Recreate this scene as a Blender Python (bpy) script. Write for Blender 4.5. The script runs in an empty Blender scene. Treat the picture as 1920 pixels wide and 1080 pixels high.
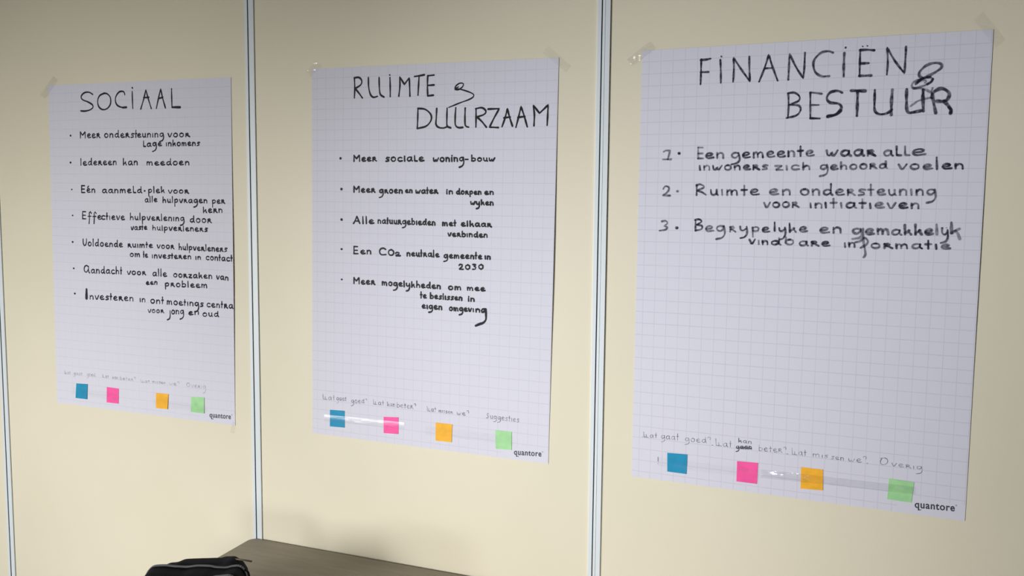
import bpy, bmesh, math, random
from mathutils import Vector, Matrix, noise

# ------------------------------------------------------------ camera, light
sc = bpy.context.scene
C = sc.collection
S = 0.94
YAW, PITCH, ROLL, FPX = -0.34746706, -0.07904818, 0.00972437, 1429.412
CAM = Vector((0.0, -1.74343617 * S, 1.585))
cy, sy, cp, sp = math.cos(YAW), math.sin(YAW), math.cos(PITCH), math.sin(PITCH)
FW = Vector((sy * cp, cy * cp, sp))
R0 = Vector((cy, -sy, 0.0))
U0 = R0.cross(FW)
cr, sr = math.cos(ROLL), math.sin(ROLL)
RT = cr * R0 + sr * U0
UP = -sr * R0 + cr * U0
cd = bpy.data.cameras.new('camera')
cam = bpy.data.objects.new('camera', cd)
C.objects.link(cam)
m3 = Matrix((RT, UP, -FW)).transposed()
cam.matrix_world = Matrix.Translation(CAM) @ m3.to_4x4()
cd.sensor_width = 36.0
cd.lens = 36.0 * FPX / 1920.0
cd.clip_start = 0.02
sc.camera = cam

sc.view_settings.view_transform = 'Standard'
sc.view_settings.look = 'None'
sc.view_settings.gamma = 1.0
sc.view_settings.use_curve_mapping = False
sc.view_settings.exposure = 0.0

w = bpy.data.worlds.new('daylight')
sc.world = w
w.use_nodes = True
w.node_tree.nodes['Background'].inputs['Color'].default_value = (0.93, 0.97, 1.0, 1)
w.node_tree.nodes['Background'].inputs['Strength'].default_value = 0.4


def area(name, loc, target, sx, sy_, power, col, spread=180):
    l = bpy.data.lights.new(name, 'AREA')
    l.shape = 'RECTANGLE'
    l.size, l.size_y = sx, sy_
    l.energy = power
    l.color = col
    l.spread = math.radians(spread)
    o = bpy.data.objects.new(name, l)
    C.objects.link(o)
    o.location = loc
    d = Vector(target) - Vector(loc)
    o.rotation_euler = d.to_track_quat('-Z', 'Y').to_euler()
    return o


# daylight from the windows behind and left of the photographer
PWR = (0.03, 18.8, 5.4, 6.1)
w.node_tree.nodes['Background'].inputs['Strength'].default_value = PWR[0]
area('window_daylight_left', (-2.9, -3.6, 1.55), (-1.72, 0, 0.72), 1.6, 1.3, PWR[1], (1.0, 0.99, 0.95), 58.4)
area('window_daylight_side', (-3.0, -2.6, 1.002), (0.236, 0, 1.576), 0.5, 0.6, PWR[2], (0.98, 0.99, 1.0), 34.0)
area('window_daylight_middle', (-0.531, -3.559, 0.92), (-0.39, 0, -0.175), 0.6, 0.5, PWR[3], (1.0, 0.97, 0.92), 52.7)


# ------------------------------------------------------------ helpers
def back(px, py):
    """point of the wall plane y = 0 measured at pixel px, py of the photograph"""
    d = FW * FPX + RT * (px - 960) + UP * (540 - py)
    return CAM + d * (-CAM.y / d.y)


def back_z(px, py, z):
    d = FW * FPX + RT * (px - 960) + UP * (540 - py)
    return CAM + d * ((z - CAM.z) / d.z)


def lin(r, g, b):
    f = lambda c: (c / 255 / 12.92) if c / 255 <= 0.04045 else ((c / 255 + 0.055) / 1.055) ** 2.4
    return (f(r), f(g), f(b), 1)


def mesh_obj(name, verts, faces, mat=None, parent=None, smooth=False):
    me = bpy.data.meshes.new(name)
    me.from_pydata([tuple(v) for v in verts], [], faces)
    if smooth:
        for p in me.polygons:
            p.use_smooth = True
    o = bpy.data.objects.new(name, me)
    C.objects.link(o)
    if mat:
        me.materials.append(mat)
    if parent:
        o.parent = parent
    return o


def bm_obj(name, bm, mat, parent=None, smooth=False):
    me = bpy.data.meshes.new(name)
    bm.to_mesh(me)
    bm.free()
    if smooth:
        for p in me.polygons:
            p.use_smooth = True
    o = bpy.data.objects.new(name, me)
    C.objects.link(o)
    me.materials.append(mat)
    if parent:
        o.parent = parent
    return o


def box(name, x0, x1, y0, y1, z0, z1, mat, parent=None, bevel=0.0):
    bm = bmesh.new()
    bmesh.ops.create_cube(bm, size=1)
    bmesh.ops.scale(bm, vec=(x1 - x0, y1 - y0, z1 - z0), verts=bm.verts)
    bmesh.ops.translate(bm, vec=((x0 + x1) / 2, (y0 + y1) / 2, (z0 + z1) / 2), verts=bm.verts)
    if bevel:
        bmesh.ops.bevel(bm, geom=bm.edges[:], offset=bevel, segments=2, affect='EDGES')
    return bm_obj(name, bm, mat, parent)


def tube(name, pts, r, mat, parent=None, seg=8, closed=False):
    bm = bmesh.new()
    rings = []
    n = len(pts)
    for i, p in enumerate(pts):
        p = Vector(p)
        a = Vector(pts[(i - 1) % n]) if (closed or i > 0) else p
        b = Vector(pts[(i + 1) % n]) if (closed or i < n - 1) else p
        t = (b - a).normalized()
        ref = Vector((0, 0, 1)) if abs(t.z) < 0.9 else Vector((1, 0, 0))
        u = t.cross(ref).normalized()
        v = t.cross(u)
        rings.append([bm.verts.new(p + r * (math.cos(k * 2 * math.pi / seg) * u + math.sin(k * 2 * math.pi / seg) * v)) for k in range(seg)])
    for i in range(n if closed else n - 1):
        a, b = rings[i], rings[(i + 1) % n]
        for k in range(seg):
            bm.faces.new((a[k], a[(k + 1) % seg], b[(k + 1) % seg], b[k]))
    if not closed:
        bm.faces.new(rings[0][::-1])
        bm.faces.new(rings[-1])
    bmesh.ops.recalc_face_normals(bm, faces=bm.faces[:])
    return bm_obj(name, bm, mat, parent, True)


def empty(name, loc, label, cat, group=None):
    o = bpy.data.objects.new(name, None)
    o.empty_display_size = 0.05
    C.objects.link(o)
    o.location = loc
    tag(o, label, cat, group)
    return o


def tag(o, label, cat, group=None):
    o['label'] = label
    o['category'] = cat
    if group:
        o['group'] = group
    return o


def adopt(child, parent):
    """parent without moving the child"""
    child.parent = parent
    child.matrix_parent_inverse = Matrix.Translation(parent.location).inverted()
    return child


# ------------------------------------------------------------ materials
def material(name, col, rough=0.6, metal=0.0, spec=0.5):
    m = bpy.data.materials.new(name)
    m.use_nodes = True
    b = m.node_tree.nodes['Principled BSDF']
    b.inputs['Base Color'].default_value = col
    b.inputs['Roughness'].default_value = rough
    b.inputs['Metallic'].default_value = metal
    b.inputs['Specular IOR Level'].default_value = spec
    return m, m.node_tree, b


def mixcol(nt, fac, a, b, blend='MIX'):
    n = nt.nodes.new('ShaderNodeMix')
    n.data_type = 'RGBA'
    n.blend_type = blend
    for s, v in ((0, fac), (6, a), (7, b)):
        if isinstance(v, (float, int)) or isinstance(v, tuple):
            n.inputs[s].default_value = v
        else:
            nt.links.new(v, n.inputs[s])
    return n.outputs[2]


def math_node(nt, op, a, b=0.0, c=0.0, clamp=False):
    n = nt.nodes.new('ShaderNodeMath')
    n.operation = op
    n.use_clamp = clamp
    for s, v in ((0, a), (1, b), (2, c)):
        if isinstance(v, (float, int)):
            n.inputs[s].default_value = v
        else:
            nt.links.new(v, n.inputs[s])
    return n.outputs[0]


def noise_node(nt, vec, scale, detail=3.0, rough=0.5):
    n = nt.nodes.new('ShaderNodeTexNoise')
    n.inputs['Scale'].default_value = scale
    n.inputs['Detail'].default_value = detail
    n.inputs['Roughness'].default_value = rough
    nt.links.new(vec, n.inputs['Vector'])
    return n.outputs['Fac']


def ramp(nt, fac, p0, p1):
    n = nt.nodes.new('ShaderNodeMapRange')
    n.interpolation_type = 'SMOOTHSTEP'
    n.inputs['From Min'].default_value = p0
    n.inputs['From Max'].default_value = p1
    nt.links.new(fac, n.inputs['Value'])
    return n.outputs['Result']


def geo_pos(nt):
    return nt.nodes.new('ShaderNodeNewGeometry').outputs['Position']


def bump(nt, bsdf, h, strength, dist):
    n = nt.nodes.new('ShaderNodeBump')
    n.inputs['Strength'].default_value = strength
    n.inputs['Distance'].default_value = dist
    nt.links.new(h, n.inputs['Height'])
    nt.links.new(n.outputs['Normal'], bsdf.inputs['Normal'])


# cream laminate of the partition panels
WALLC = lin(226, 219, 199)
m_wall, nt, b = material('cream_panel', WALLC, 0.5, spec=0.3)
pos = geo_pos(nt)
c1 = mixcol(nt, ramp(nt, noise_node(nt, pos, 1.7), 0.35, 0.7), WALLC, lin(222, 216, 195))
nt.links.new(c1, b.inputs['Base Color'])
bump(nt, b, noise_node(nt, pos, 900.0, 2.0), 0.05, 0.0004)

m_alu, nt, b = material('painted_aluminium', lin(218, 226, 232), 0.38, metal=0.0)
m_groove, nt, b = material('dark_groove_rubber', lin(120, 128, 140), 0.6)
m_gap, nt, b = material('joint_shadow_gap', lin(120, 112, 95), 0.8)
m_plain, nt, b = material('white_plaster', lin(225, 223, 215), 0.8)
m_ceil, nt, b = material('ceiling_board', lin(214, 214, 210), 0.9)
m_floor, nt, b = material('grey_linoleum', lin(120, 116, 108), 0.5)
pos = geo_pos(nt)
nt.links.new(mixcol(nt, noise_node(nt, pos, 60.0, 4.0), lin(105, 101, 94), lin(135, 131, 122)), b.inputs['Base Color'])

# table top laminate
m_table, nt, b = material('grey_brown_laminate', lin(150, 142, 126), 0.45, spec=0.4)
pos = geo_pos(nt)
mp = nt.nodes.new('ShaderNodeMapping'); mp.inputs['Scale'].default_value = (3, 26, 3)
nt.links.new(pos, mp.inputs['Vector'])
nt.links.new(mixcol(nt, ramp(nt, noise_node(nt, mp.outputs[0], 2.2, 5.0, 0.6), 0.3, 0.7), lin(143, 134, 118), lin(153, 145, 130)), b.inputs['Base Color'])
m_edge, nt, b = material('table_edge_band', lin(100, 92, 78), 0.5)
m_steel, nt, b = material('grey_steel_leg', lin(120, 122, 125), 0.35, metal=0.8)

# paper printed with 25 mm squares: uv counts squares from the lower left line crossing
def line(nt, v, half, soft):
    f = math_node(nt, 'ABSOLUTE', math_node(nt, 'SUBTRACT', math_node(nt, 'FRACT', math_node(nt, 'ADD', v, 0.5)), 0.5))
    return math_node(nt, 'SUBTRACT', 1.0, ramp(nt, f, half, half + soft))


def paper_mat(name, strength, vert):
    m, nt, b = material(name, lin(216, 216, 230), 0.75, spec=0.2)
    uv = nt.nodes.new('ShaderNodeUVMap')
    sep = nt.nodes.new('ShaderNodeSeparateXYZ'); nt.links.new(uv.outputs[0], sep.inputs[0])
    gx = line(nt, sep.outputs[0], 0.008, 0.032)
    gy = line(nt, sep.outputs[1], 0.010, 0.035)
    # the print leaves the logo corner free
    low = math_node(nt, 'LESS_THAN', sep.outputs[1], 0.7)
    right = math_node(nt, 'GREATER_THAN', sep.outputs[0], 20.4)
    inside = math_node(nt, 'SUBTRACT', 1.0, math_node(nt, 'MULTIPLY', low, right))
    pv = noise_node(nt, geo_pos(nt), 22.0, 2.0)
    g = math_node(nt, 'MULTIPLY', math_node(nt, 'MAXIMUM', math_node(nt, 'MULTIPLY', gx, vert), gy), inside)
    g = math_node(nt, 'MULTIPLY', g, math_node(nt, 'MULTIPLY', math_node(nt, 'ADD', pv, 0.45), strength))
    nt.links.new(mixcol(nt, g, lin(216, 216, 230), lin(150, 148, 172)), b.inputs['Base Color'])
    bump(nt, b, noise_node(nt, geo_pos(nt), 14.0, 3.0), 0.15, 0.002)
    return m


m_papers = [paper_mat('squared_paper_left', 0.19, 0.5), paper_mat('squared_paper_middle', 0.24, 0.8), paper_mat('squared_paper_right', 0.29, 0.85)]


def ink_material(name, col, lo, hi, scale=260.0, rough=0.55):
    m = bpy.data.materials.new(name)
    m.use_nodes = True
    nt = m.node_tree
    b = nt.nodes['Principled BSDF']
    out = nt.nodes['Material Output']
    b.inputs['Base Color'].default_value = col
    b.inputs['Roughness'].default_value = rough
    b.inputs['Specular IOR Level'].default_value = 0.2
    e = nt.nodes.new('ShaderNodeAttribute'); e.attribute_name = 'ink_core'
    d = nt.nodes.new('ShaderNodeAttribute'); d.attribute_name = 'ink_load'
    a = math_node(nt, 'MULTIPLY', ramp(nt, e.outputs['Fac'], 0.0, 0.5), d.outputs['Fac'])
    n = noise_node(nt, geo_pos(nt), scale, 2.0)
    n2 = nt.nodes.new('ShaderNodeMapRange')
    n2.inputs['From Min'].default_value = 0.3; n2.inputs['From Max'].default_value = 0.65
    n2.inputs['To Min'].default_value = lo; n2.inputs['To Max'].default_value = hi
    nt.links.new(n, n2.inputs['Value'])
    a = math_node(nt, 'MULTIPLY', a, n2.outputs[0], clamp=True)
    tr = nt.nodes.new('ShaderNodeBsdfTransparent')
    mx = nt.nodes.new('ShaderNodeMixShader')
    nt.links.new(a, mx.inputs[0]); nt.links.new(tr.outputs[0], mx.inputs[1]); nt.links.new(b.outputs[0], mx.inputs[2])
    nt.links.new(mx.outputs[0], out.inputs['Surface'])
    return m


m_ink = ink_material('black_marker_ink', lin(14, 14, 26), 1.06, 1.2)
m_ink_soft = ink_material('worn_black_marker_ink', lin(22, 22, 38), 0.92, 1.15)
m_dry = ink_material('half_dry_marker_ink', lin(34, 34, 54), 0.6, 1.0, 170.0)
m_pencil = ink_material('pencil_graphite', lin(80, 80, 98), 0.45, 1.0, 300.0)
m_print, nt, b = material('printed_dark_grey', lin(62, 68, 78), 0.6)


def note_mat(name, c):
    m, nt, b = material(name, c, 0.6, spec=0.3)
    v = noise_node(nt, geo_pos(nt), 45.0, 3.0)
    dk = (c[0] * 0.86, c[1] * 0.9, c[2] * 0.9, 1)
    nt.links.new(mixcol(nt, ramp(nt, v, 0.35, 0.7), c, dk), b.inputs['Base Color'])
    return m


m_blue = note_mat('blue_note_paper', lin(28, 146, 190))
m_pink = note_mat('pink_note_paper', lin(255, 92, 168))
m_orange = note_mat('orange_note_paper', lin(252, 184, 52))
m_green = note_mat('green_note_paper', lin(168, 222, 162))

# clear adhesive tape, glossy film, whitish patches painted in for glints
def tape_mat(name, painted_glint, seed, rel=0.9, gloss=0.10, rough=0.16):
    m = bpy.data.materials.new(name)
    m.use_nodes = True
    nt = m.node_tree
    b = nt.nodes['Principled BSDF']; out = nt.nodes['Material Output']
    b.inputs['Base Color'].default_value = (0.85, 0.85, 0.88, 1)
    b.inputs['Roughness'].default_value = 0.25
    pos = geo_pos(nt)
    mp = nt.nodes.new('ShaderNodeMapping'); mp.inputs['Location'].default_value = (seed, seed * 2.1, 0)
    mp.inputs['Scale'].default_value = (1, 1, 3.2)
    nt.links.new(pos, mp.inputs['Vector'])
    n = noise_node(nt, mp.outputs[0], 22.0, 3.0, 0.6)
    gl = nt.nodes.new('ShaderNodeBsdfGlossy'); gl.inputs['Roughness'].default_value = rough
    gl.inputs['Color'].default_value = (1, 1, 1, 1)
    bp = nt.nodes.new('ShaderNodeBump'); bp.inputs['Strength'].default_value = rel; bp.inputs['Distance'].default_value = 0.006
    nt.links.new(noise_node(nt, mp.outputs[0], 30.0, 2.0), bp.inputs['Height'])
    nt.links.new(bp.outputs[0], gl.inputs['Normal'])
    tr = nt.nodes.new('ShaderNodeBsdfTransparent'); tr.inputs['Color'].default_value = (0.99, 0.99, 0.99, 1)
    m1 = nt.nodes.new('ShaderNodeMixShader'); m1.inputs[0].default_value = gloss
    nt.links.new(tr.outputs[0], m1.inputs[1]); nt.links.new(gl.outputs[0], m1.inputs[2])
    m2 = nt.nodes.new('ShaderNodeMixShader')
    nt.links.new(math_node(nt, 'MULTIPLY', ramp(nt, n, 0.52, 0.66), painted_glint), m2.inputs[0])  # noise patches of diffuse white imitate reflected light on the film
    nt.links.new(m1.outputs[0], m2.inputs[1]); nt.links.new(b.outputs[0], m2.inputs[2])
    nt.links.new(m2.outputs[0], out.inputs['Surface'])
    return m


m_tape = tape_mat('clear_tape', 0.03, 0.0, 0.1, 0.02)
m_glint_tape = tape_mat('clear_tape_painted_glint', 0.10, 3.0, 0.25, 0.042, 0.34)
m_shiny = tape_mat('shiny_clear_tape', 0.10, 5.0, 0.5, 0.085, 0.13)

m_cloth, nt, b = material('black_nylon', lin(14, 15, 21), 0.85, spec=0.25)
bump(nt, b, noise_node(nt, geo_pos(nt), 420.0, 2.0), 0.35, 0.001)
m_zip, nt, b = material('grey_zip_teeth', lin(128, 128, 134), 0.5)
m_pull, nt, b = material('dull_metal_zip_pull', lin(120, 112, 100), 0.4, metal=0.6)

# ------------------------------------------------------------ the room
XL, XR, YF, ZT = -4.2, 1.9, -4.3, 2.65
wb = box('wall_back', XL, XR, 0.014, 0.10, 0.0, ZT, m_gap)
wb['kind'] = 'structure'
trims = [-2.3725 * S, -1.379 * S, -0.3989 * S, 0.585 * S, 1.57 * S]
PW = 0.0285
# panels between the profiles (children of the wall)
edges = [XL] + trims + [XR]
for i in range(len(edges) - 1):
    x0 = edges[i]
    x1 = edges[i + 1] - (PW if i + 1 < len(edges) - 1 else 0) + 0.004
    p = box('wall_panel', x0 + 0.0006, x1, 0.0, 0.013, 0.004, ZT - 0.002, m_wall)
    adopt(p, wb)
# aluminium cover profiles between the panels
for i, xr in enumerate(trims):
    x0 = xr - PW
    prof = [(0, 0.012), (0, -0.0028), (0.0004, -0.0034), (0.0088, -0.0034), (0.0092, -0.0028), (0.0092, 0.0035), (0.0112, 0.0035), (0.0112, -0.0016), (0.0166, -0.0016), (0.0166, 0.001), (0.0176, 0.001),
            (0.0176, -0.0028), (0.018, -0.0034), (0.0281, -0.0034), (0.0285, -0.0028), (0.0285, 0.012)]
    vs, fs = [], []
    for z in (0.0, ZT - 0.001):
        vs += [(x0 + a, b_, z) for a, b_ in prof]
    n = len(prof)
    fs = [(k, (k + 1) % n, n + (k + 1) % n, n + k) for k in range(n)]
    t = mesh_obj('trim_%d' % (i + 1), vs, fs, m_alu)
    t.data.materials.append(m_groove)
    for k, pl in enumerate(t.data.polygons):
        if k in (4, 5, 6, 8, 9, 10):
            pl.material_index = 1
    t['kind'] = 'structure'
for nm, a in (('wall_left', (XL - 0.1, XL, YF, 0.1, 0.0, ZT)), ('wall_right', (XR, XR + 0.1, YF, 0.1, 0.0, ZT))):
    o = box(nm, *a, m_plain); o['kind'] = 'structure'
o = box('floor', XL - 0.1, XR + 0.1, YF, 0.1, -0.1, 0.0, m_floor); o['kind'] = 'structure'
o = box('ceiling', XL - 0.1, XR + 0.1, YF, 0.1, ZT, ZT + 0.1, m_ceil); o['kind'] = 'structure'
o = box('baseboard_back', XL, XR, -0.014, -0.0055, 0.0, 0.08, m_groove, bevel=0.001); o['kind'] = 'structure'

# ------------------------------------------------------------ the three sheets
QUADS = [
    [(90, 160), (433, 144.5), (441, 798), (107, 755)],
    [(585, 129), (1048, 108), (1028, 870), (586, 812)],
    [(1204, 95), (1863, 55), (1809, 977), (1184, 893)],
]
NG = (26, 37)


class Sheet:
    def __init__(s, i, q):
        s.i = i
        s.c = [back(*p) for p in q]          # tl tr br bl on the wall plane

    def plane(s, u, v):
        a = s.c[0].lerp(s.c[1], u)
        b_ = s.c[3].lerp(s.c[2], u)
        return a.lerp(b_, v)

    def uv(s, p):
        u = v = 0.5
        for _ in range(6):
            q = s.plane(u, v)
            du = s.plane(u + 0.01, v) - s.plane(u - 0.01, v)
            dv = s.plane(u, v + 0.01) - s.plane(u, v - 0.01)
            du /= 0.02; dv /= 0.02
            det = du.x * dv.z - du.z * dv.x
            ex, ez = p.x - q.x, p.z - q.z
            u += (ex * dv.z - ez * dv.x) / det
            v += (du.x * ez - du.z * ex) / det
        return u, v

    def lift(s, u, v):
        uu, vv = min(max(u, 0), 1), min(max(v, 0), 1)
        corner = min(1, (min(uu, 1 - uu) + min(vv, 1 - vv) * 0.7) / 0.3)
        h = 0.0010 + (0.0020, 0.0016, 0.0006)[s.i] * corner * (uu ** 6) * math.sin(math.pi * min(1, vv * 1.02)) ** 0.6
        h += 0.0006 * corner * (0.5 + 0.5 * math.sin(5.1 * uu + 3.7 * vv + s.i * 2.0))
        h += 0.0004 * corner * (0.5 + 0.5 * math.sin(9.0 * vv + 2.2 * uu + s.i))
        return h

    def onto(s, px, py, off=0.0004):
        """point on the lifted paper seen at a measured pixel, corrected for the lift"""
        p = back(px, py)
        u, v = s.uv(p)
        h = s.lift(u, v) + off
        k = (CAM.y + h) / CAM.y
        q = CAM + (p - CAM) * k
        q.y = -h
        return q


sheets = [Sheet(i, q) for i, q in enumerate(QUADS)]
GRID0 = [(0.2, 0.75), (0.2, 0.75), (0.25, 0.75)]
SHEET_LABEL = ['paper sheet headed SOCiAAL, leftmost and smallest looking of the three posters on the cream wall',
               'middle paper sheet headed RUiMTE & DUURZAAM, taped between the two metal strips',
               'paper sheet headed FiNANCiEN & BESTUUR, rightmost poster right of the second metal strip']
roots = []
for s in sheets:
    o3 = s.plane(0.5, 1.0)
    root = empty('flip_chart_sheet', (o3.x, -0.001, o3.z), SHEET_LABEL[s.i], 'poster', None)
    roots.append(root)
    nu, nv = 36, 50
    vs, uvs = [], []
    for j in range(nv + 1):
        for i in range(nu + 1):
            u, v = i / nu, j / nv
            p = s.plane(u, v)
            h = s.lift(u, v)
            q = CAM + (p - CAM) * ((CAM.y + h) / CAM.y)
            q.y = -h
            vs.append(q)
            uvs.append((u * 25.7 - 0.62, (1 - v) * 36.5 - 0.55))
    fs = []
    for j in range(nv):
        for i in range(nu):
            a = j * (nu + 1) + i
            fs.append((a, a + nu + 1, a + nu + 2, a + 1))
    o = mesh_obj('paper', vs, fs, m_papers[s.i], smooth=True)
    ul = o.data.uv_layers.new(name='UVMap')
    for l in o.data.loops:
        ul.data[l.index].uv = uvs[l.vertex_index]
    adopt(o, root)

# ------------------------------------------------------------ writing
CR = {'A': (60, 130, 4.5714), 'B': (110, 230, 5.647), 'C': (110, 390, 4.909), 'D': (90, 660, 5.189),
      'E': (570, 90, 3.84), 'F': (620, 270, 5.806), 'G': (620, 430, 5.806), 'H': (570, 700, 3.84),
      'K': (1290, 60, 3.5556), 'L': (1220, 250, 6.4), 'M': (1220, 390, 6.4), 'N': (1170, 780, 5.647),
      'O': (1490, 800, 5.647), 'P': (1520, 250, 6.4), 'Q': (1520, 390, 6.4), 'R': (1640, 100, 8.31)}


def cpx(crop, x, y):
    a = CR[crop]
    return a[0] + x / a[2], a[1] + y / a[2]


# strokes of the hand: x-height = 1, y up
OV = [(.5, 1), (.15, .85), (.05, .45), (.25, .05), (.6, .02), (.85, .35), (.8, .8), (.5, 1), (.35, .97)]
GL = {
    'a': (.98, [[(.82, .85), (.5, 1), (.15, .8), (.05, .4), (.25, .05), (.55, .1), (.82, .55)], [(.82, .95), (.8, .3), (1., .02)]]),
    'b': (.9, [[(.1, 1.8), (.1, .05)], [(.1, .7), (.45, .95), (.82, .7), (.82, .25), (.5, .02), (.1, .08)]]),
    'c': (.85, [[(.8, .85), (.5, 1), (.15, .8), (.06, .35), (.35, .02), (.85, .12)]]),
    'd': (1.0, [[(.8, .8), (.45, .95), (.1, .65), (.1, .25), (.4, .02), (.8, .4)], [(.83, 1.75), (.82, .25), (.98, .02)]]),
    'e': (.88, [[(.12, .48), (.55, .52), (.78, .78), (.5, 1), (.15, .8), (.05, .4), (.3, .03), (.88, .14)]]),
    'f': (.8, [[(.8, 1.4), (.6, 1.75), (.35, 1.5), (.38, .3), (.3, -.95)], [(.05, .65), (.75, .72)]]),
    'g': (.95, [[(.8, .85), (.45, 1), (.1, .75), (.1, .3), (.45, .08), (.8, .5)], [(.82, .98), (.92, .2), (.9, -.4), (.6, -.85), (.0, -1.05)]]),
    'h': (.85, [[(.1, 1.75), (.1, 0)], [(.1, .5), (.45, .85), (.72, .65), (.75, 0)]]),
    'i': (.25, [[(.1, .95), (.14, .0)]]),
    '!': (.25, [[(.1, .95), (.14, .0)], [(.12, 1.4), (.16, 1.38)]]),
    'j': (.5, [[(.42, .95), (.46, -.4), (.2, -1), (-.3, -1.15)]]),
    'k': (.85, [[(.1, 1.75), (.12, 0)], [(.14, .28), (.42, .5), (.62, .92), (.62, .92), (.6, .45), (.8, 0)]]),
    'l': (.28, [[(.1, 1.8), (.13, .0)]]),
    'L': (.6, [[(.1, 1.8), (.12, .08), (.12, .08), (.6, .04)]]),
    'm': (1.25, [[(.08, .95), (.1, 0)], [(.1, .6), (.35, .95), (.52, .8), (.55, .05)], [(.56, .6), (.85, .95), (1.05, .8), (1.12, 0)]]),
    'n': (.85, [[(.08, .95), (.1, 0)], [(.1, .6), (.42, .97), (.72, .75), (.75, 0)]]),
    'o': (.9, [OV]),
    'p': (.9, [[(.1, .9), (.13, -.95)], [(.12, .75), (.5, 1), (.82, .75), (.75, .3), (.4, .1), (.15, .22)]]),
    'r': (.85, [[(.1, .95), (.1, 0)], [(.1, .85), (.5, 1), (.65, .75), (.2, .48)], [(.2, .48), (.5, .35), (.85, .0)]]),
    's': (.72, [[(.75, .92), (.3, .98), (.12, .7), (.6, .45), (.65, .15), (.1, .02)]]),
    't': (.62, [[(.3, 1.6), (.3, .0)], [(.02, .92), (.6, .95)]]),
    'T': (.4, [[(.15, 1.75), (.15, .0)], [(.0, .9), (.35, .92)]]),
    'u': (.82, [[(.08, .95), (.12, .25), (.35, .02), (.62, .2)], [(.68, .95), (.7, .2), (.82, .0)]]),
    'v': (.78, [[(.05, .95), (.3, .04), (.45, .04), (.8, 1.)]]),
    'w': (1.15, [[(.05, .95), (.15, .15), (.35, .08), (.58, .6), (.62, .12), (.8, .08), (1.15, .95)]]),
    'y': (.95, [[(.08, .95), (.12, .3), (.42, .15), (.72, .5)], [(.8, .98), (.86, .2), (.82, -.4), (.55, -.85), (.1, -1.0)]]),
    'z': (.8, [[(.05, .92), (.75, .95), (.75, .95), (.1, .05), (.1, .05), (.8, .02)]]),
    'M': (1.5, [[(.1, 1.7), (.12, 0)], [(.1, 1.7), (.65, .7), (.65, .7), (1.3, 1.75), (1.3, 1.75), (1.35, .0)]]),
    'E': (1.0, [[(.1, 1.75), (.1, 0)], [(.1, 1.75), (.8, 1.72)], [(.1, .9), (.75, .9)], [(.1, .0), (.85, .0)]]),
    'I': (.3, [[(.1, 1.75), (.12, 0)]]),
    'A': (1.35, [[(.05, 0), (.4, .9), (.65, 1.8), (.65, 1.8), (.95, .9), (1.2, 0)], [(.3, .65), (1.0, .6)]]),
    '@': (1.5, [[(1.1, 1.6), (.7, 1.9), (.15, 1.5), (.1, .6), (.6, .2), (1.1, .9)], [(1.15, 1.7), (1.2, .4), (1.45, .05)]]),
    'V': (1.0, [[(.05, 1.75), (.1, .6), (.35, .05), (.7, .2), (.9, .9), (.95, 1.8)]]),
    'W': (1.35, [[(.05, 1.8), (.15, .12), (.15, .12), (.7, .1)], [(.7, .95), (.75, .1), (.75, .1), (1.3, .06)]]),
    'C': (1.5, [[(1.35, 1.4), (.9, 1.7), (.3, 1.5), (.08, .8), (.4, .1), (1.4, .15)]]),
    'O': (1.35, [[(.7, 1.4), (.25, 1.2), (.1, .6), (.4, .05), (.95, .1), (1.2, .65), (1.0, 1.2), (.65, 1.4)]]),
    'Q': (1.5, [[(.35, 1.45), (.15, 1.0), (.15, .3), (.5, .05), (1.05, .2), (1.35, .8), (1.15, 1.45), (.6, 1.6), (.1, 1.5)]]),
    'B': (1.05, [[(.1, 1.7), (.1, .05)], [(.05, 1.65), (.5, 1.8), (.85, 1.45), (.3, .95)], [(.3, .95), (.9, .75), (.8, .25), (.1, .05)]]),
    'R': (1.2, [[(.12, 1.7), (.1, .0)], [(.1, 1.6), (.5, 1.75), (.9, 1.35), (.15, .8)], [(.3, .75), (.7, .5), (1.1, .05)]]),
    'S': (1.0, [[(.9, 1.4), (.5, 1.5), (.3, 1.1), (.75, .6), (.6, .1), (.1, .1)]]),
    '2': (.95, [[(.1, 1.0), (.3, 1.3), (.7, 1.15), (.65, .7), (.1, .05), (.1, .05), (.9, .02)]]),
    '0': (1.0, [[(.5, 1.15), (.12, .9), (.12, .3), (.5, .0), (.85, .3), (.85, .85), (.5, 1.15)]]),
    '3': (.9, [[(.15, 1.2), (.7, 1.1), (.35, .7), (.35, .7), (.75, .45), (.6, .05), (.1, .0)]]),
    '?': (.6, [[(.05, 1.5), (.15, 1.85), (.45, 1.9), (.6, 1.5), (.5, 1.0)]]),
    '-': (.7, [[(.1, .45), (.6, .45)]]),
    '.': (.3, [[(.1, .05), (.14, .04)]]),
    "'": (.0, [[(-.4, 1.35), (-.25, 1.55)]]),
    ' ': (.5, []),
}


def word(crop, txt, x0, y0, x1, y1, xh, asc=1.0, desc=1.0, slant=0.0, rnd=0.03):
    """strokes of one word in photo pixels, measured baseline ends and x height in crop pixels"""
    gap = 0.32
    xh *= 0.92
    tot = sum(GL[c][0] for c in txt) + gap * (len(txt) - 1)
    out = []
    X = 0.0
    rg = random.Random(txt + str(x0))
    for c in txt:
        adv, st = GL[c]
        dy = rg.uniform(-rnd, rnd)
        sc_ = 1 + rg.uniform(-rnd, rnd)
        for s_ in st:
            pts = []
            for (gx_, gy_) in s_:
                yy = gy_ * sc_
                if yy > 1.05:
                    yy = 1 + (yy - 1) * asc
                if yy < 0:
                    yy *= desc
                f = (X + gx_) / tot
                px = x0 + (x1 - x0) * f + slant * yy * xh + rg.uniform(-rnd, rnd) * xh * .6
                py = y0 + (y1 - y0) * f - (yy + dy) * xh
                pts.append(cpx(crop, px, py))
            out.append(Pts(pts, txt))
        X += adv + gap
    return out


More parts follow.
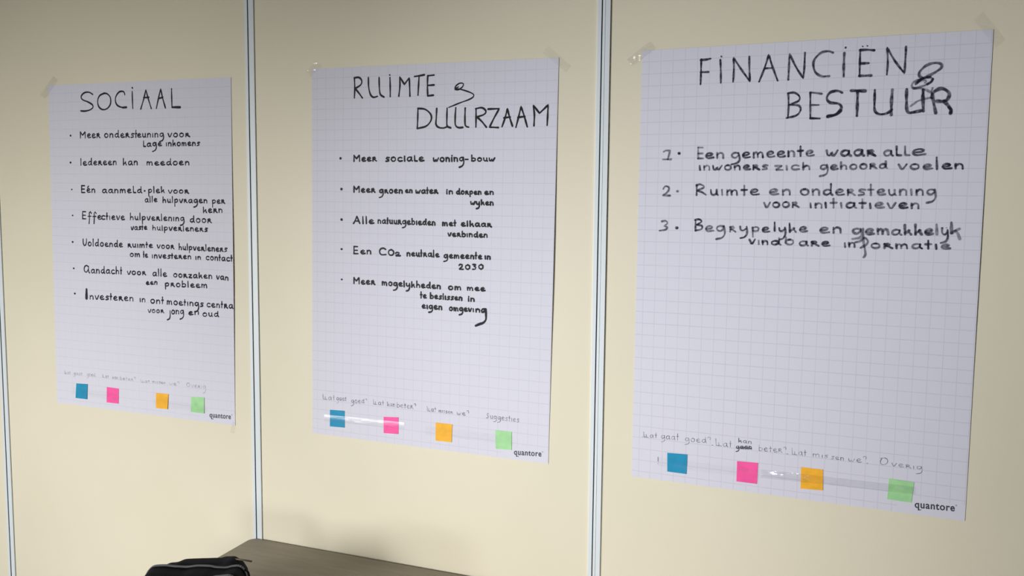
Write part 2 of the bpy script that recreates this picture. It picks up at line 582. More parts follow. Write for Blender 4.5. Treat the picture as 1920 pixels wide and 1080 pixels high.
class Pts(list):
    """stroke that remembers the word it belongs to"""
    def __init__(s, pts, txt):
        super().__init__(pts)
        s.txt = txt


def dot(crop, x, y):
    a, b_ = cpx(crop, x, y)
    return [(a - .35, b_), (a + .35, b_ + .1)]


def st(crop, *strokes):
    return [[cpx(crop, *p) for p in s_] for s_ in strokes]


def smooth_path(pts, step):
    """Catmull-Rom through the points, corners kept where a point is doubled"""
    segs, cur = [], [pts[0]]
    for p in pts[1:]:
        if p == cur[-1]:
            segs.append(cur); cur = [p]
        else:
            cur.append(p)
    segs.append(cur)
    out = []
    for sg in segs:
        if len(sg) < 2:
            continue
        n = len(sg)
        res = []
        for i in range(n - 1):
            p0 = sg[i - 1] if i > 0 else (2 * sg[0][0] - sg[1][0], 2 * sg[0][1] - sg[1][1])
            p1, p2 = sg[i], sg[i + 1]
            p3 = sg[i + 2] if i + 2 < n else (2 * p2[0] - p1[0], 2 * p2[1] - p1[1])
            L = math.hypot(p2[0] - p1[0], p2[1] - p1[1])
            k = max(1, min(9, int(L / step)))
            for j in range(k):
                t = j / k
                r = []
                for a in (0, 1):
                    r.append(0.5 * (2 * p1[a] + (p2[a] - p0[a]) * t + (2 * p0[a] - 5 * p1[a] + 4 * p2[a] - p3[a]) * t * t + (3 * p1[a] - p0[a] - 3 * p2[a] + p3[a]) * t ** 3))
                res.append(tuple(r))
        res.append(sg[-1])
        if out and out[-1][-1] == res[0]:
            out[-1] += res[1:]
        else:
            out.append(res)
    return out


CNT = [0]


def letters(txt):
    return txt.replace('T', 't').replace('!', 'i').replace('@', 'A').replace('L', 'l').replace('V', 'V').replace('Q', 'O')


def write_words(si, strokes, width, mat, thr, ink, dens=(0.9, 1.0), first='handwritten_word'):
    """a line of writing, one part per word; strokes closer than thr pixels belong together"""
    groups = []
    for it in strokes:
        pts = it[0] if isinstance(it, tuple) and isinstance(it[0], list) else it
        x0, x1 = min(p[0] for p in pts), max(p[0] for p in pts)
        t = getattr(pts, 'txt', '')
        g = groups[-1] if groups else None
        if g and (x0 - g['x1'] < thr or (t and t == g['last'])) and x1 > g['x0'] - thr:
            g['x1'] = max(g['x1'], x1)
        else:
            g = {'x0': x0, 'x1': x1, 's': [], 't': [], 'last': None}
            groups.append(g)
        g['s'].append(it)
        if t and t != g['last']:
            g['t'].append(t)
        g['last'] = t or g['last']
    for g in groups:
        txt = letters(''.join(g['t']))
        if txt:
            o = write(si, first, g['s'], width, mat, ink + ' word ' + txt, dens)
        else:
            o = write(si, 'list_mark', g['s'], width * (1.35 if si < 2 and mat != m_pencil else 1.0), mat, None, dens)


def write(si, name, strokes, width, mat, label=None, dens=(0.9, 1.0), wvar=0.18, step=2.2):
    """one line of writing on sheet si as a flat ink mesh on the paper"""
    s = sheets[si]
    V, F, E, D = [], [], [], []
    rg = random.Random(name + str(CNT[0]))
    CNT[0] += 1
    for k, item in enumerate(strokes):
        wm, dm = 1.0, 1.0
        if isinstance(item, tuple) and isinstance(item[0], list):
            item, wm, dm = item
        for path in smooth_path(item, step):
            off = 0.0004 + 0.00001 * (k % 12)
            P = [s.onto(x, y, off) for x, y in path]
            n = len(P)
            if n < 2:
                continue
            d0 = rg.uniform(*dens) * dm
            ph = rg.uniform(0, 6)
            rows = []
            for i, p in enumerate(P):
                a, b_ = P[max(i - 1, 0)], P[min(i + 1, n - 1)]
                t = Vector((b_.x - a.x, 0, b_.z - a.z))
                t = t.normalized() if t.length > 1e-9 else Vector((1, 0, 0))
                nn = Vector((-t.z, 0, t.x))
                wd = width * wm * 0.5 * (1 + wvar * math.sin(ph + i * 0.55) + 0.12 * abs(t.x))
                dd = d0 * (1 - 0.06 * math.sin(ph * 2 + i * .8))
                base = len(V)
                V += [p + nn * wd, p, p - nn * wd]
                E += [0, 1, 0]
                D += [dd] * 3
                rows.append((base, t, wd, dd))
            for i in range(n - 1):
                a, b_ = rows[i][0], rows[i + 1][0]
                F += [(a, a + 1, b_ + 1, b_), (a + 1, a + 2, b_ + 2, b_ + 1)]
            for end, sg in ((0, -1), (n - 1, 1)):
                base, t, wd, dd = rows[end]
                p = V[base + 1]
                nn = Vector((-t.z, 0, t.x))
                q = len(V)
                V += [p + t * wd * sg * .7 + nn * wd * .7, p + t * wd * sg, p + t * wd * sg * .7 - nn * wd * .7]
                E += [0, 0, 0]
                D += [dd] * 3
                F += [(base + 1, base, q), (base + 1, q, q + 1), (base + 1, q + 1, q + 2), (base + 1, q + 2, base + 2)]
    o = mesh_obj(name, V, F, mat)
    for nm, arr in (('ink_core', E), ('ink_load', D)):
        at = o.data.attributes.new(nm, 'FLOAT', 'POINT')
        at.data.foreach_set('value', arr)
    adopt(o, roots[si])
    if label:
        o['label'] = label
    return o


W = word
# ---- sheet 1: SOCiAAL
T1, B1 = 0.0050, 0.0043
write(0, 'handwritten_title', st('A',
    [(520, 215), (490, 197), (450, 200), (422, 228), (430, 258), (480, 280), (518, 305), (520, 330), (490, 350), (450, 358), (418, 356)],
    [(620, 205), (580, 225), (562, 270), (572, 320), (605, 345), (645, 335), (672, 295), (670, 240), (640, 208), (612, 206)],
    [(795, 218), (785, 192), (750, 192), (722, 225), (714, 265), (728, 305), (765, 325), (808, 325)],
    [(858, 190), (860, 260), (863, 335)], [(858, 157), (860, 160)],
    [(932, 340), (958, 250), (975, 175), (975, 175), (998, 260), (1022, 336)], [(955, 243), (1000, 240)],
    [(1065, 335), (1085, 240), (1102, 168), (1102, 168), (1120, 250), (1143, 330)], [(1085, 250), (1120, 240)],
    [(1195, 165), (1197, 260), (1199, 325), (1199, 325), (1235, 324), (1270, 325)]) +
    [([cpx('A', 1200, 325), cpx('A', 1268, 325)], 1.3, 1), ([cpx('A', 775, 328), cpx('A', 808, 325)], 1.2, 1)],
    T1, m_ink_soft, 'black marker heading reading SOCiAAL')
lines1 = [
    ('Meer ondersteuning voor', [dot('B', 125, 137)] + W('B', 'Meer', 225, 163, 437, 159, 48, .7) + W('B', 'ondersT', 482, 157, 828, 156, 46, 1.0) + W('B', 'euning', 832, 156, 1110, 150, 44, 1, 1.2) + W('B', 'voor', 1155, 153, 1385, 148, 42)),
    ('Lage inkomens', W('B', 'Lage', 893, 255, 1088, 246, 40, .85, 1.4) + W('B', 'inkomens', 1135, 246, 1490, 243, 40, .9)),
    ('Iedereen kan meedoen', [dot('B', 125, 422)] + W('B', 'Iedereen', 230, 452, 612, 445, 45) + W('B', 'kan', 680, 449, 835, 445, 44) + W('B', 'meedoen', 930, 450, 1382, 448, 42)),
    ('Een aanmeld. plek voor', [dot('B', 138, 707)] + W('B', 'Een', 238, 740, 385, 740, 44, 1.1) + st('B', [(305, 688), (315, 672)]) + W('B', 'aanmeLd', 460, 745, 880, 742, 42) + [dot('B', 910, 722)] + W('B', 'plek', 948, 743, 1120, 742, 42, .9, 1.0) + W('B', 'voor', 1160, 748, 1375, 748, 38)),
    ('alle hulpvragen per', W('B', 'alle', 912, 842, 1042, 838, 40, .8) + W('B', 'hulpvragen', 1100, 845, 1572, 850, 40, .85, 1.15) + W('B', 'per', 1625, 858, 1757, 855, 44, 1, 1.0)),
    ('kern', W('B', 'kern', 1528, 952, 1732, 952, 42, .7)),
    ('Effectieve hulpverlening door', [dot('B', 147, 982)] + W('B', 'Effe', 248, 1018, 450, 1025, 46, 1.1, 1.15) + W('B', 'cTieve', 452, 1025, 697, 1030, 44, 1) + W('B', 'hulpverlening', 755, 1026, 1328, 1042, 42, 1, 1.2) + W('B', 'door', 1388, 1056, 1617, 1060, 44, .9)),
    ('vaste hulpverleners', W('C', 'vasTe', 665, 202, 812, 198, 32, .5) + W('C', 'hulpverleners', 862, 203, 1368, 217, 34, .5, .7)),
    ('Voldoende ruimte voor hulpverleners', [dot('C', 128, 312)] + W('C', 'Voldoende', 222, 347, 587, 360, 38, 1.1) + W('C', 'ruimTe', 635, 361, 864, 366, 34, .8) + W('C', 'voor', 905, 370, 1062, 376, 34) + W('C', 'hulpverleners', 1105, 382, 1547, 403, 36, .9, .8)),
    ('om te investeren in contact', W('C', 'om', 655, 446, 748, 448, 32) + W('C', 'Te', 778, 453, 818, 455, 34, 1) + W('C', 'invesTeren', 858, 460, 1218, 470, 34, .6) + W('C', 'in', 1258, 473, 1308, 474, 30) + W('C', 'conTacT', 1355, 477, 1597, 490, 36, .8)),
    ('Aandacht voor alle oorzaken van', [dot('C', 138, 555)] + W('C', '@andachT', 232, 598, 582, 607, 40, 1.0) + W('C', 'voor', 630, 612, 802, 616, 34) + W('C', 'alle', 865, 625, 993, 630, 38, 1.1) + W('C', 'oorzaken', 1055, 635, 1412, 650, 34, .7) + W('C', 'van', 1452, 655, 1560, 665, 34)),
    ('een probleem', W('C', 'een', 805, 705, 907, 703, 30) + W('C', 'probleem', 978, 722, 1367, 734, 36, .8, .75)),
    ('Investeren in ontmoetings centra', [dot('C', 148, 787)] + [(st('C', [(256, 748), (256, 830)])[0], 1.9, 1)] + W('C', 'nvesTeren', 285, 838, 687, 856, 38, .9) + W('C', 'in', 745, 862, 797, 864, 34) + W('C', 'onT', 845, 876, 965, 882, 38, 1) + W('C', 'moeTings', 995, 886, 1330, 908, 38, .7, 1.5) + W('C', 'cenTra', 1362, 910, 1603, 926, 38, .8)),
    ('voor jong en oud', [(x, 1, .75) for x in W('C', 'voor', 822, 962, 967, 965, 30)] + W('C', 'jong', 1010, 977, 1150, 975, 38, 1, 1.3) + W('C', 'en', 1195, 985, 1290, 978, 34) + W('C', 'oud', 1325, 997, 1472, 1000, 36, .6)),
]
for t_, s_ in lines1:
    write_words(0, s_, B1, m_ink_soft, 1.8, 'black marker', dens=(.85, 1.0))
write_words(0, W('D', 'Wat', 160, 212, 218, 218, 22, .6) + W('D', 'gaat', 248, 220, 332, 228, 22, .7, .9) + W('D', 'goed.', 378, 233, 470, 240, 24, .7, .9) +
      W('D', 'Wat', 530, 248, 590, 255, 22, .6) + W('D', 'kan', 625, 260, 682, 264, 22, .5) + W('D', 'beter?', 700, 270, 850, 282, 22, .9) + W('D', 'Wat', 900, 295, 988, 302, 22, .6) +
      W('D', 'missen', 1015, 300, 1142, 312, 20) + W('D', 'we?', 1180, 320, 1275, 328, 24, .9) + W('D', 'Overig', 1345, 335, 1535, 358, 28, 1.2, 1.7),
      0.0016, m_pencil, 2.0, 'faint pencil', dens=(.35, .6), first='pencil_word')

# ---- sheet 2: RUiMTE & DUURZAAM
T2, B2 = 0.0048, 0.0046
write(1, 'handwritten_title', st('E',
    [(362, 215), (365, 290), (362, 360)], [(362, 215), (395, 212), (415, 235), (408, 265), (368, 292)], [(368, 292), (395, 325), (420, 360)],
    [(463, 212), (465, 280), (478, 335), (500, 355), (528, 348)], [(540, 212), (542, 290), (550, 335), (575, 353)],
    [(618, 212), (620, 280), (620, 350)], [(616, 193), (618, 196)],
    [(682, 347), (690, 270), (688, 207), (688, 207), (722, 262), (722, 262), (757, 215), (757, 215), (760, 280), (762, 347)],
    [(795, 205), (830, 200), (865, 193)], [(828, 200), (824, 270), (820, 340)],
    [(890, 200), (888, 270), (890, 345)], [(890, 200), (935, 195)], [(888, 270), (935, 266)], [(890, 345), (930, 340)]),
    T2, m_ink, 'black marker heading reading RUiMTE')
write(1, 'handwritten_title', st('E',
    [(1112, 280), (1092, 290), (1085, 298), (1092, 275), (1120, 254), (1146, 256), (1142, 278), (1112, 300), (1088, 299), (1090, 292), (1120, 296), (1175, 312), (1218, 332), (1218, 352), (1185, 372), (1120, 396), (1042, 428)]),
    0.0036, m_ink, 'black marker ampersand drawn like a loop with a tail')
write(1, 'handwritten_title', st('E',
    [(820, 435), (818, 510), (815, 580)], [(820, 435), (872, 442), (912, 478), (914, 520), (880, 562), (815, 580)],
    [(955, 435), (952, 500), (950, 550), (970, 572), (1005, 576), (1032, 565)], [(1030, 432), (1028, 500), (1030, 560), (1055, 575)],
    [(1092, 430), (1088, 500), (1090, 555), (1112, 573), (1142, 572)], [(1160, 432), (1158, 510), (1162, 560), (1185, 570)],
    [(1238, 437), (1238, 500), (1237, 570)], [(1235, 437), (1280, 430), (1308, 452), (1298, 477), (1245, 497)], [(1245, 497), (1280, 530), (1312, 570)],
    [(1325, 440), (1405, 437), (1405, 437), (1370, 500), (1335, 570), (1335, 570), (1398, 573)],
    [(1425, 567), (1448, 500), (1463, 437), (1463, 437), (1480, 500), (1500, 562)], [(1440, 503), (1485, 497)],
    [(1525, 572), (1546, 490), (1562, 422), (1562, 422), (1585, 490), (1607, 568)], [(1540, 500), (1590, 493)],
    [(1655, 560), (1658, 480), (1650, 412), (1650, 412), (1695, 470), (1695, 470), (1757, 410), (1757, 410), (1754, 480), (1750, 557)]),
    T2, m_ink, 'black marker heading reading DUURZAAM')
lines2 = [
    ('Meer sociale woning-bouw', [dot('F', 107, 153), dot('F', 107, 157)] + W('F', 'Meer', 248, 189, 497, 186, 45, .85) + W('F', 'soc!aLe', 595, 188, 1012, 187, 48, .5) + W('F', 'won!ng', 1115, 192, 1448, 187, 48, 1, 1.4) + st('F', [(1465, 168), (1495, 168)]) + W('F', 'bouw', 1530, 187, 1784, 187, 40, 1.0)),
    ('Meer groen en water in dorpen en', [dot('F', 117, 488), dot('F', 117, 491)] + W('F', 'Meer', 248, 525, 482, 527, 44, .85) + W('F', 'groen', 530, 535, 780, 535, 42, 1, 1.2) + W('F', 'en', 812, 530, 888, 530, 36) + W('F', 'waTer', 925, 538, 1165, 538, 42, .9) + W('F', '!n', 1258, 543, 1328, 543, 38, .8) + W('F', 'dorpen', 1368, 547, 1638, 549, 38, .9, .75) + W('F', 'en', 1675, 549, 1772, 549, 38)),
    ('wyken', W('F', 'wyken', 1522, 662, 1770, 667, 40, .6, 1.1)),
    ('Alle natuurgebieden met elkaar', [dot('F', 118, 820), dot('F', 118, 823)] + W('F', 'Alle', 245, 866, 468, 866, 44, 1.2) + W('F', 'naTuurgebieden', 512, 864, 1138, 884, 44, .7, .9) + W('F', 'meT', 1215, 890, 1362, 892, 40, 1) + W('F', 'elkaar', 1420, 893, 1748, 903, 40, .7)),
    ('verbinden', W('F', 'verbinden', 1275, 1005, 1705, 1017, 40, .7)),
    ('Een CO2 neutrale gemeente in', [dot('G', 118, 215)] + W('G', 'Een', 248, 265, 440, 268, 44, 1.25) + W('G', 'CO', 528, 278, 694, 284, 48, 1.0) + W('G', '2', 700, 288, 760, 288, 30) + W('G', 'neuTrale', 828, 290, 1178, 301, 42, 1.1) + W('G', 'gemeenTe', 1232, 312, 1645, 324, 42, 1, .9) + W('G', 'in', 1678, 324, 1738, 326, 38)),
    ('2030', W('G', '2030', 1392, 436, 1665, 436, 48, .8)),
    ('Meer mogelijkheden om mee', [dot('G', 120, 545)] + W('G', 'Meer', 248, 590, 480, 602, 44, .9) + W('G', 'mogelyk', 558, 606, 915, 632, 42, .7, 1.2) + W('G', 'heden', 932, 632, 1195, 648, 42, .9) + W('G', 'om', 1280, 655, 1420, 659, 40) + W('G', 'mee', 1485, 665, 1678, 671, 38)),
    ('te beslissen in', W('G', 'Te', 978, 747, 1040, 750, 42, .9) + W('G', 'besliSSen'.replace('S', 's'), 1082, 753, 1430, 774, 40, .9) + W('G', '!n', 1495, 781, 1564, 784, 38)),
    ('eigen omgeving', W('G', 'eigen', 993, 860, 1212, 874, 42, 1, .9) + W('G', 'omgev', 1290, 884, 1530, 896, 40, 1, 1.1) + W('G', 'in', 1545, 897, 1625, 902, 38) + st('G', [(1685, 870), (1655, 868), (1640, 885), (1650, 905), (1685, 885)], [(1688, 870), (1690, 930), (1688, 985), (1660, 1018), (1620, 1032), (1578, 1050)])),
]
for t_, s_ in lines2:
    write_words(1, s_, B2, m_ink, 3.2, 'black marker')
write_words(1, W('H', 'Wat', 135, 188, 222, 193, 24, .9) + W('H', 'gaat', 234, 194, 305, 200, 24, .5, .9) + W('H', 'goed?', 340, 213, 452, 217, 24, .5, .9) +
      W('H', 'Wat', 498, 225, 575, 230, 24, .9) + W('H', 'kan', 598, 236, 655, 240, 22, .7) + W('H', 'beter?', 668, 245, 805, 258, 26, .7) + W('H', 'Wat', 885, 273, 950, 278, 24, .8) +
      W('H', 'missen', 968, 280, 1070, 292, 18) + W('H', 'we?', 1100, 300, 1187, 306, 22, .9) + W('H', 'Suggesties', 1310, 322, 1548, 352, 26, .9, .8),
      0.0016, m_pencil, 3.0, 'thin pencil', dens=(.6, .9), first='pencil_word')

# ---- sheet 3: FiNANCiEN & BESTUUR
T3, B3 = 0.0047, 0.0048
K = lambda *p: st('K', list(p))[0]
write(2, 'handwritten_title', [
    K((88, 182), (86, 270), (83, 350)), (K((85, 188), (120, 184), (150, 178)), 1.1, 1), (K((85, 268), (135, 267)), 1.15, 1),
    K((215, 185), (218, 260), (218, 340)), K((221, 162), (223, 165)),
    K((300, 333), (305, 250), (303, 172), (303, 172), (355, 250), (412, 330), (412, 330), (409, 250), (408, 163)),
    K((473, 332), (508, 245), (538, 152), (538, 152), (562, 230), (597, 325)), K((515, 243), (560, 240)),
    K((668, 318), (672, 240), (676, 145), (676, 145), (720, 235), (768, 308), (768, 308), (775, 230), (779, 138)),
    (K((965, 138), (935, 128), (885, 140), (845, 180), (835, 220), (850, 270), (890, 295), (940, 294)), 1.15, .9),
    (K((1042, 140), (1038, 220), (1037, 297)), 1.2, .85), K((1050, 103), (1050, 106)),
    K((1148, 118), (1145, 200), (1143, 293)), (K((1146, 122), (1190, 119), (1240, 122)), 1.15, 1), (K((1150, 210), (1203, 208)), 1.15, 1), (K((1143, 293), (1220, 290)), 1.25, 1),
    (K((1163, 95), (1165, 97)), .7, 1), (K((1194, 92), (1197, 94)), .7, 1),
    K((1325, 285), (1331, 200), (1327, 105), (1327, 105), (1380, 195), (1442, 276), (1442, 276), (1448, 190), (1453, 97))],
    T3, m_dry, 'grey black marker heading reading FiNANCiEN', dens=(.85, 1.0))
R_ = lambda *p: st('R', list(p))[0]
write(2, 'handwritten_title', [
    (R_((735, 385), (695, 350), (700, 290), (780, 205), (880, 160), (980, 150), (1042, 175), (1035, 225), (975, 275), (870, 335), (780, 375), (690, 425)), 1.25, .8),
    (R_((690, 425), (780, 378), (860, 375), (895, 400), (870, 450), (790, 495), (690, 530), (610, 545), (575, 510), (600, 455), (680, 415)), 1.1, .6),
    (R_((665, 465), (720, 430), (790, 420), (800, 440), (780, 460)), .9, .5),
    (R_((640, 480), (700, 420), (780, 385), (860, 372)), 1.1, .9), (R_((905, 400), (885, 440), (820, 480)), 1.2, .9),
    (R_((600, 545), (700, 545), (800, 570), (875, 610)), 1.1, .6), (R_((900, 540), (885, 600), (880, 680), (800, 705), (690, 735), (610, 785), (555, 825)), .9, .55)],
    T3, m_dry, 'grey marker ampersand drawn as two overlapping loops')
write(2, 'handwritten_title', [
    K((668, 410), (670, 490), (665, 573)), K((665, 408), (710, 405), (742, 430), (735, 460), (672, 487)), K((672, 487), (735, 490), (750, 520), (722, 556), (656, 573)),
    K((815, 405), (815, 490), (815, 578)), (K((815, 403), (890, 412)), 1, .7), (K((825, 487), (872, 487)), .9, .9), K((815, 575), (878, 577)),
    (K((1027, 405), (1000, 393), (950, 402), (925, 438), (945, 470), (1002, 478), (1022, 505), (990, 548), (932, 563)), 1.3, .95), (K((1015, 525), (985, 550), (932, 563)), 1.6, 1),
    (K((1088, 391), (1180, 393)), 1.5, 1), (K((1130, 395), (1128, 480), (1125, 560)), 1.4, .95),
    (K((1245, 385), (1243, 460), (1245, 525), (1275, 548), (1325, 542), (1358, 518)), 1.15, 1), (K((1362, 385), (1356, 460), (1354, 553)), 1.5, .9),
    (R_((497, 560), (494, 700), (500, 870), (530, 925), (620, 915), (735, 890)), 1.45, .95), (R_((755, 570), (750, 700), (758, 900)), 1.6, .95),
    (R_((900, 640), (915, 760), (950, 930)), 1.45, .9), (R_((890, 690), (900, 630), (960, 575), (1050, 550), (1140, 595), (1160, 650), (1130, 720), (1060, 750), (970, 745)), 1.6, .85),
    (R_((1080, 745), (1130, 800), (1185, 870), (1180, 935)), 1.6, .85), (R_((1150, 840), (1190, 885), (1180, 925)), 1.3, 1)],
    T3, m_dry, 'grey black marker heading reading BESTUUR', dens=(.85, 1.0))


def sc1(strokes, w_, d_):
    return [(x, w_, d_) for x in strokes]


PX = (1520 - 1220) * 6.4
lines3 = [
    ('1. Een gemeente waar alle', sc1(st('L', [(155, 222), (175, 208), (232, 208), (232, 208), (222, 245), (204, 312)], [(145, 314), (245, 312)]), 1, .7) + [(dot('L', 340, 238), 1.6, 1), (dot('L', 340, 243), 1.6, 1)] +
     sc1(W('L', 'E', 560, 302, 640, 302, 72, 1.3), 1, .75) + W('L', 'en', 655, 300, 880, 298, 70) + W('L', 'gemeente', 968, 300, 1955, 272, 74, 1.2, 1.0) +
     sc1(W('P', 'waar', 185, 272, 775, 270, 76), 1.15, 1) + W('P', 'aLL', 875, 272, 1185, 266, 70, .95) + W('P', 'e', 1215, 265, 1375, 258, 82)),
    ('inwoners zich gehoord voelen', W('L', 'inwoners', 578, 442, 1400, 435, 60) + sc1(W('L', 'zich', 1490, 440, 1915, 436, 58, .7), 1, .85) + sc1(W('P', 'gehoord', 112, 436, 918, 420, 62, .7, 1.35), 1, .85) + W('P', 'voelen', 1050, 432, 1835, 426, 64, 1.7)),
    ('2. Ruimte en ondersteuning', st('L', [(150, 668), (172, 636), (210, 642), (220, 672), (190, 715), (140, 745), (140, 745), (230, 748)]) + [(dot('L', 322, 695), 1.3, 1)] + W('L', 'Ruimte', 538, 745, 1295, 740, 74, 1.2) + W('L', 'en', 1420, 738, 1682, 738, 72) +
     sc1(W('L', 'ondersteuning', 1795, 742, 3420, 742, 76, 1.3, 1.3), 1, .85)),
    ('voor initiatieven', W('L', 'voor', 1355, 888, 1775, 886, 66) + W('L', 'in', 1905, 892, 2060, 895, 62, 1) + W('L', 'itiatieven', 2085, 895, 3225, 900, 68, 1.15)),
    ('3. Begrypelyke en gemakkelyk', st('M', [(135, 160), (180, 155), (200, 185), (160, 215), (160, 215), (198, 232), (178, 260), (105, 272)]) + [(dot('M', 313, 238), 1.4, 1)] + W('M', 'B', 528, 275, 630, 275, 84, 1.0) +
     sc1(W('M', 'eg', 655, 280, 890, 285, 72, 1, 1.3), 1, .85) + W('M', 'r', 945, 285, 1015, 285, 68) + W('M', 'y', 1065, 280, 1165, 280, 62, 1, 1.45) + W('M', 'pe', 1212, 285, 1425, 290, 62, 1, 1.1) + W('M', 'l', 1480, 275, 1495, 275, 62) + W('M', 'y', 1535, 285, 1625, 285, 55, 1, 1.9) + W('M', 'ke', 1655, 290, 1875, 285, 66, 1.1) +
     sc1(W('Q', 'en', 108, 302, 370, 300, 74), 1, .9) + sc1(W('Q', 'gem', 500, 312, 945, 318, 70, 1, .9), 1.2, .75) + W('Q', 'a', 970, 322, 1085, 322, 66) + sc1(W('Q', 'kkel', 1118, 318, 1530, 318, 72, 1.05), 1.25, .85) + st('Q', [(1575, 240), (1578, 300), (1610, 320), (1640, 290)], [(1642, 265), (1645, 350), (1620, 400), (1560, 420)]) +
     sc1(st('Q', [(1688, 175), (1690, 300)], [(1690, 300), (1740, 270), (1785, 250)], [(1735, 275), (1765, 310), (1788, 370)]), 1.4, .85) + sc1(st('Q', [(1580, 240), (1584, 241)], [(1628, 238), (1632, 239)]), .8, .5)),
    ('vindbare informatie', W('M', 'v', 1180, 430, 1250, 430, 58) + W('M', 'in', 1285, 436, 1410, 440, 50) + W('M', 'd', 1440, 440, 1560, 442, 52, .9) + W('M', 'o', 1615, 440, 1715, 440, 66) + st('M', [(1622, 350), (1618, 420)]) + W('M', 'are', 1780, 450, 2145, 458, 58) +
     W('Q', 'in', 398, 468, 535, 468, 58) + sc1(st('Q', [(535, 412), (590, 400), (630, 365), (660, 365), (685, 400), (665, 440), (600, 478)], [(628, 250), (632, 340), (635, 430), (650, 500), (655, 560), (635, 592)]), 1.1, .8) + W('Q', 'ormatie', 720, 482, 1670, 492, 60, 1.2)),
]
for t_, s_ in lines3:
    write_words(2, s_, B3, m_dry, 11.0, 'grey black marker', dens=(.58, .93))
write_words(2, [dot('N', 195, 220)] + W('N', 'Wat', 205, 226, 350, 232, 34, 1.1) + W('N', 'gaat', 392, 243, 580, 257, 44, 1.1, .8) + W('N', 'goed?', 645, 268, 915, 288, 42, .7, .9) + [dot('N', 935, 308)] +
      W('N', 'Wat', 968, 316, 1140, 330, 42, 1.1) + sc1(W('N', 'gaan', 1185, 347, 1350, 352, 34, 1, .9), 1.7, 1.6) + sc1(st('N', [(1190, 335), (1260, 340), (1300, 335), (1352, 345)], [(1195, 345), (1270, 332), (1350, 350)]), 1.2, 1.4) +
      sc1(W('N', 'kan', 1210, 278, 1350, 295, 28, .8), 1.1, 1.2) + W('N', 'beter?', 1425, 368, 1715, 392, 42, .7) + [dot('N', 1722, 400), dot('N', 1735, 402)] + W('N', 'Wat', 1775, 408, 1930, 422, 40, 1.1) +
      W('O', 'm', 190, 318, 265, 322, 38) + W('O', 'is', 285, 328, 350, 332, 34) + W('O', 'sen', 385, 342, 520, 357, 34) + W('O', 'we?', 568, 370, 758, 382, 40, .9) + [dot('O', 768, 388)] +
      W('O', 'Q', 900, 405, 995, 405, 50, 1.0) + W('O', 'verig', 1025, 415, 1350, 455, 36, 1, 1.5) +
      st('N', [(360, 435), (360, 480)], [(358, 505), (361, 505)], [(1215, 235), (1218, 270)]),
      0.0014, m_pencil, 5.0, 'thin pencil', dens=(.6, .9), first='pencil_word')


# printed logo lettering at the foot of each sheet
def logo(si, p0, p1, xh_px):
    cu = bpy.data.curves.new('printed_logo', 'FONT')
    cu.body = 'quantore'
    cu.offset = 0.02
    cu.space_character = 1.12
    t = bpy.data.objects.new('logo_tmp', cu)
    C.objects.link(t)
    dg = bpy.context.evaluated_depsgraph_get()
    me = bpy.data.meshes.new_from_object(t.evaluated_get(dg))
    bpy.data.objects.remove(t)
    xs = [v.co.x for v in me.vertices]
    x0, x1 = min(xs), max(xs)
    xh = 0.53
    for v in me.vertices:
        f = (v.co.x - x0) / (x1 - x0)
        px = p0[0] + (p1[0] - p0[0]) * f
        py = p0[1] + (p1[1] - p0[1]) * f - v.co.y / xh * xh_px
        v.co = sheets[si].onto(px, py, 0.0004)
    o = bpy.data.objects.new('printed_logo', me)
    C.objects.link(o)
    me.materials.clear()
    me.materials.append(m_print)
    adopt(o, roots[si])
    o['label'] = 'small dark printed word quantore in the bottom right corner'
    # registered mark: tiny ring after the word
    c = (p1[0] + xh_px * .28, p1[1] - xh_px * 1.05)
    r = xh_px * .12
    ring = [(c[0] + r * math.cos(a * math.pi / 4), c[1] + r * math.sin(a * math.pi / 4)) for a in range(9)]
    write(si, 'printed_mark', [ring], 0.0008, m_ink, dens=(.5, .5))
    # curled tail of the q
    q = (p0[0] + (p1[0] - p0[0]) * .105, p0[1] + xh_px * .35)
    write(si, 'printed_mark', [[(q[0] - xh_px * .12, q[1] - xh_px * .05), (q[0] + xh_px * .1, q[1] + xh_px * .1), (q[0] + xh_px * .38, q[1] + xh_px * .08)]], 0.0016, m_ink, dens=(.75, .75))


logo(0, (392.8, 782.2), (432.6, 785.8), 7.4)
logo(1, (963.6, 852.2), (1015.0, 856.0), 8.2)
logo(2, (1715.0, 951.6), (1790.0, 958.6), 10.2)


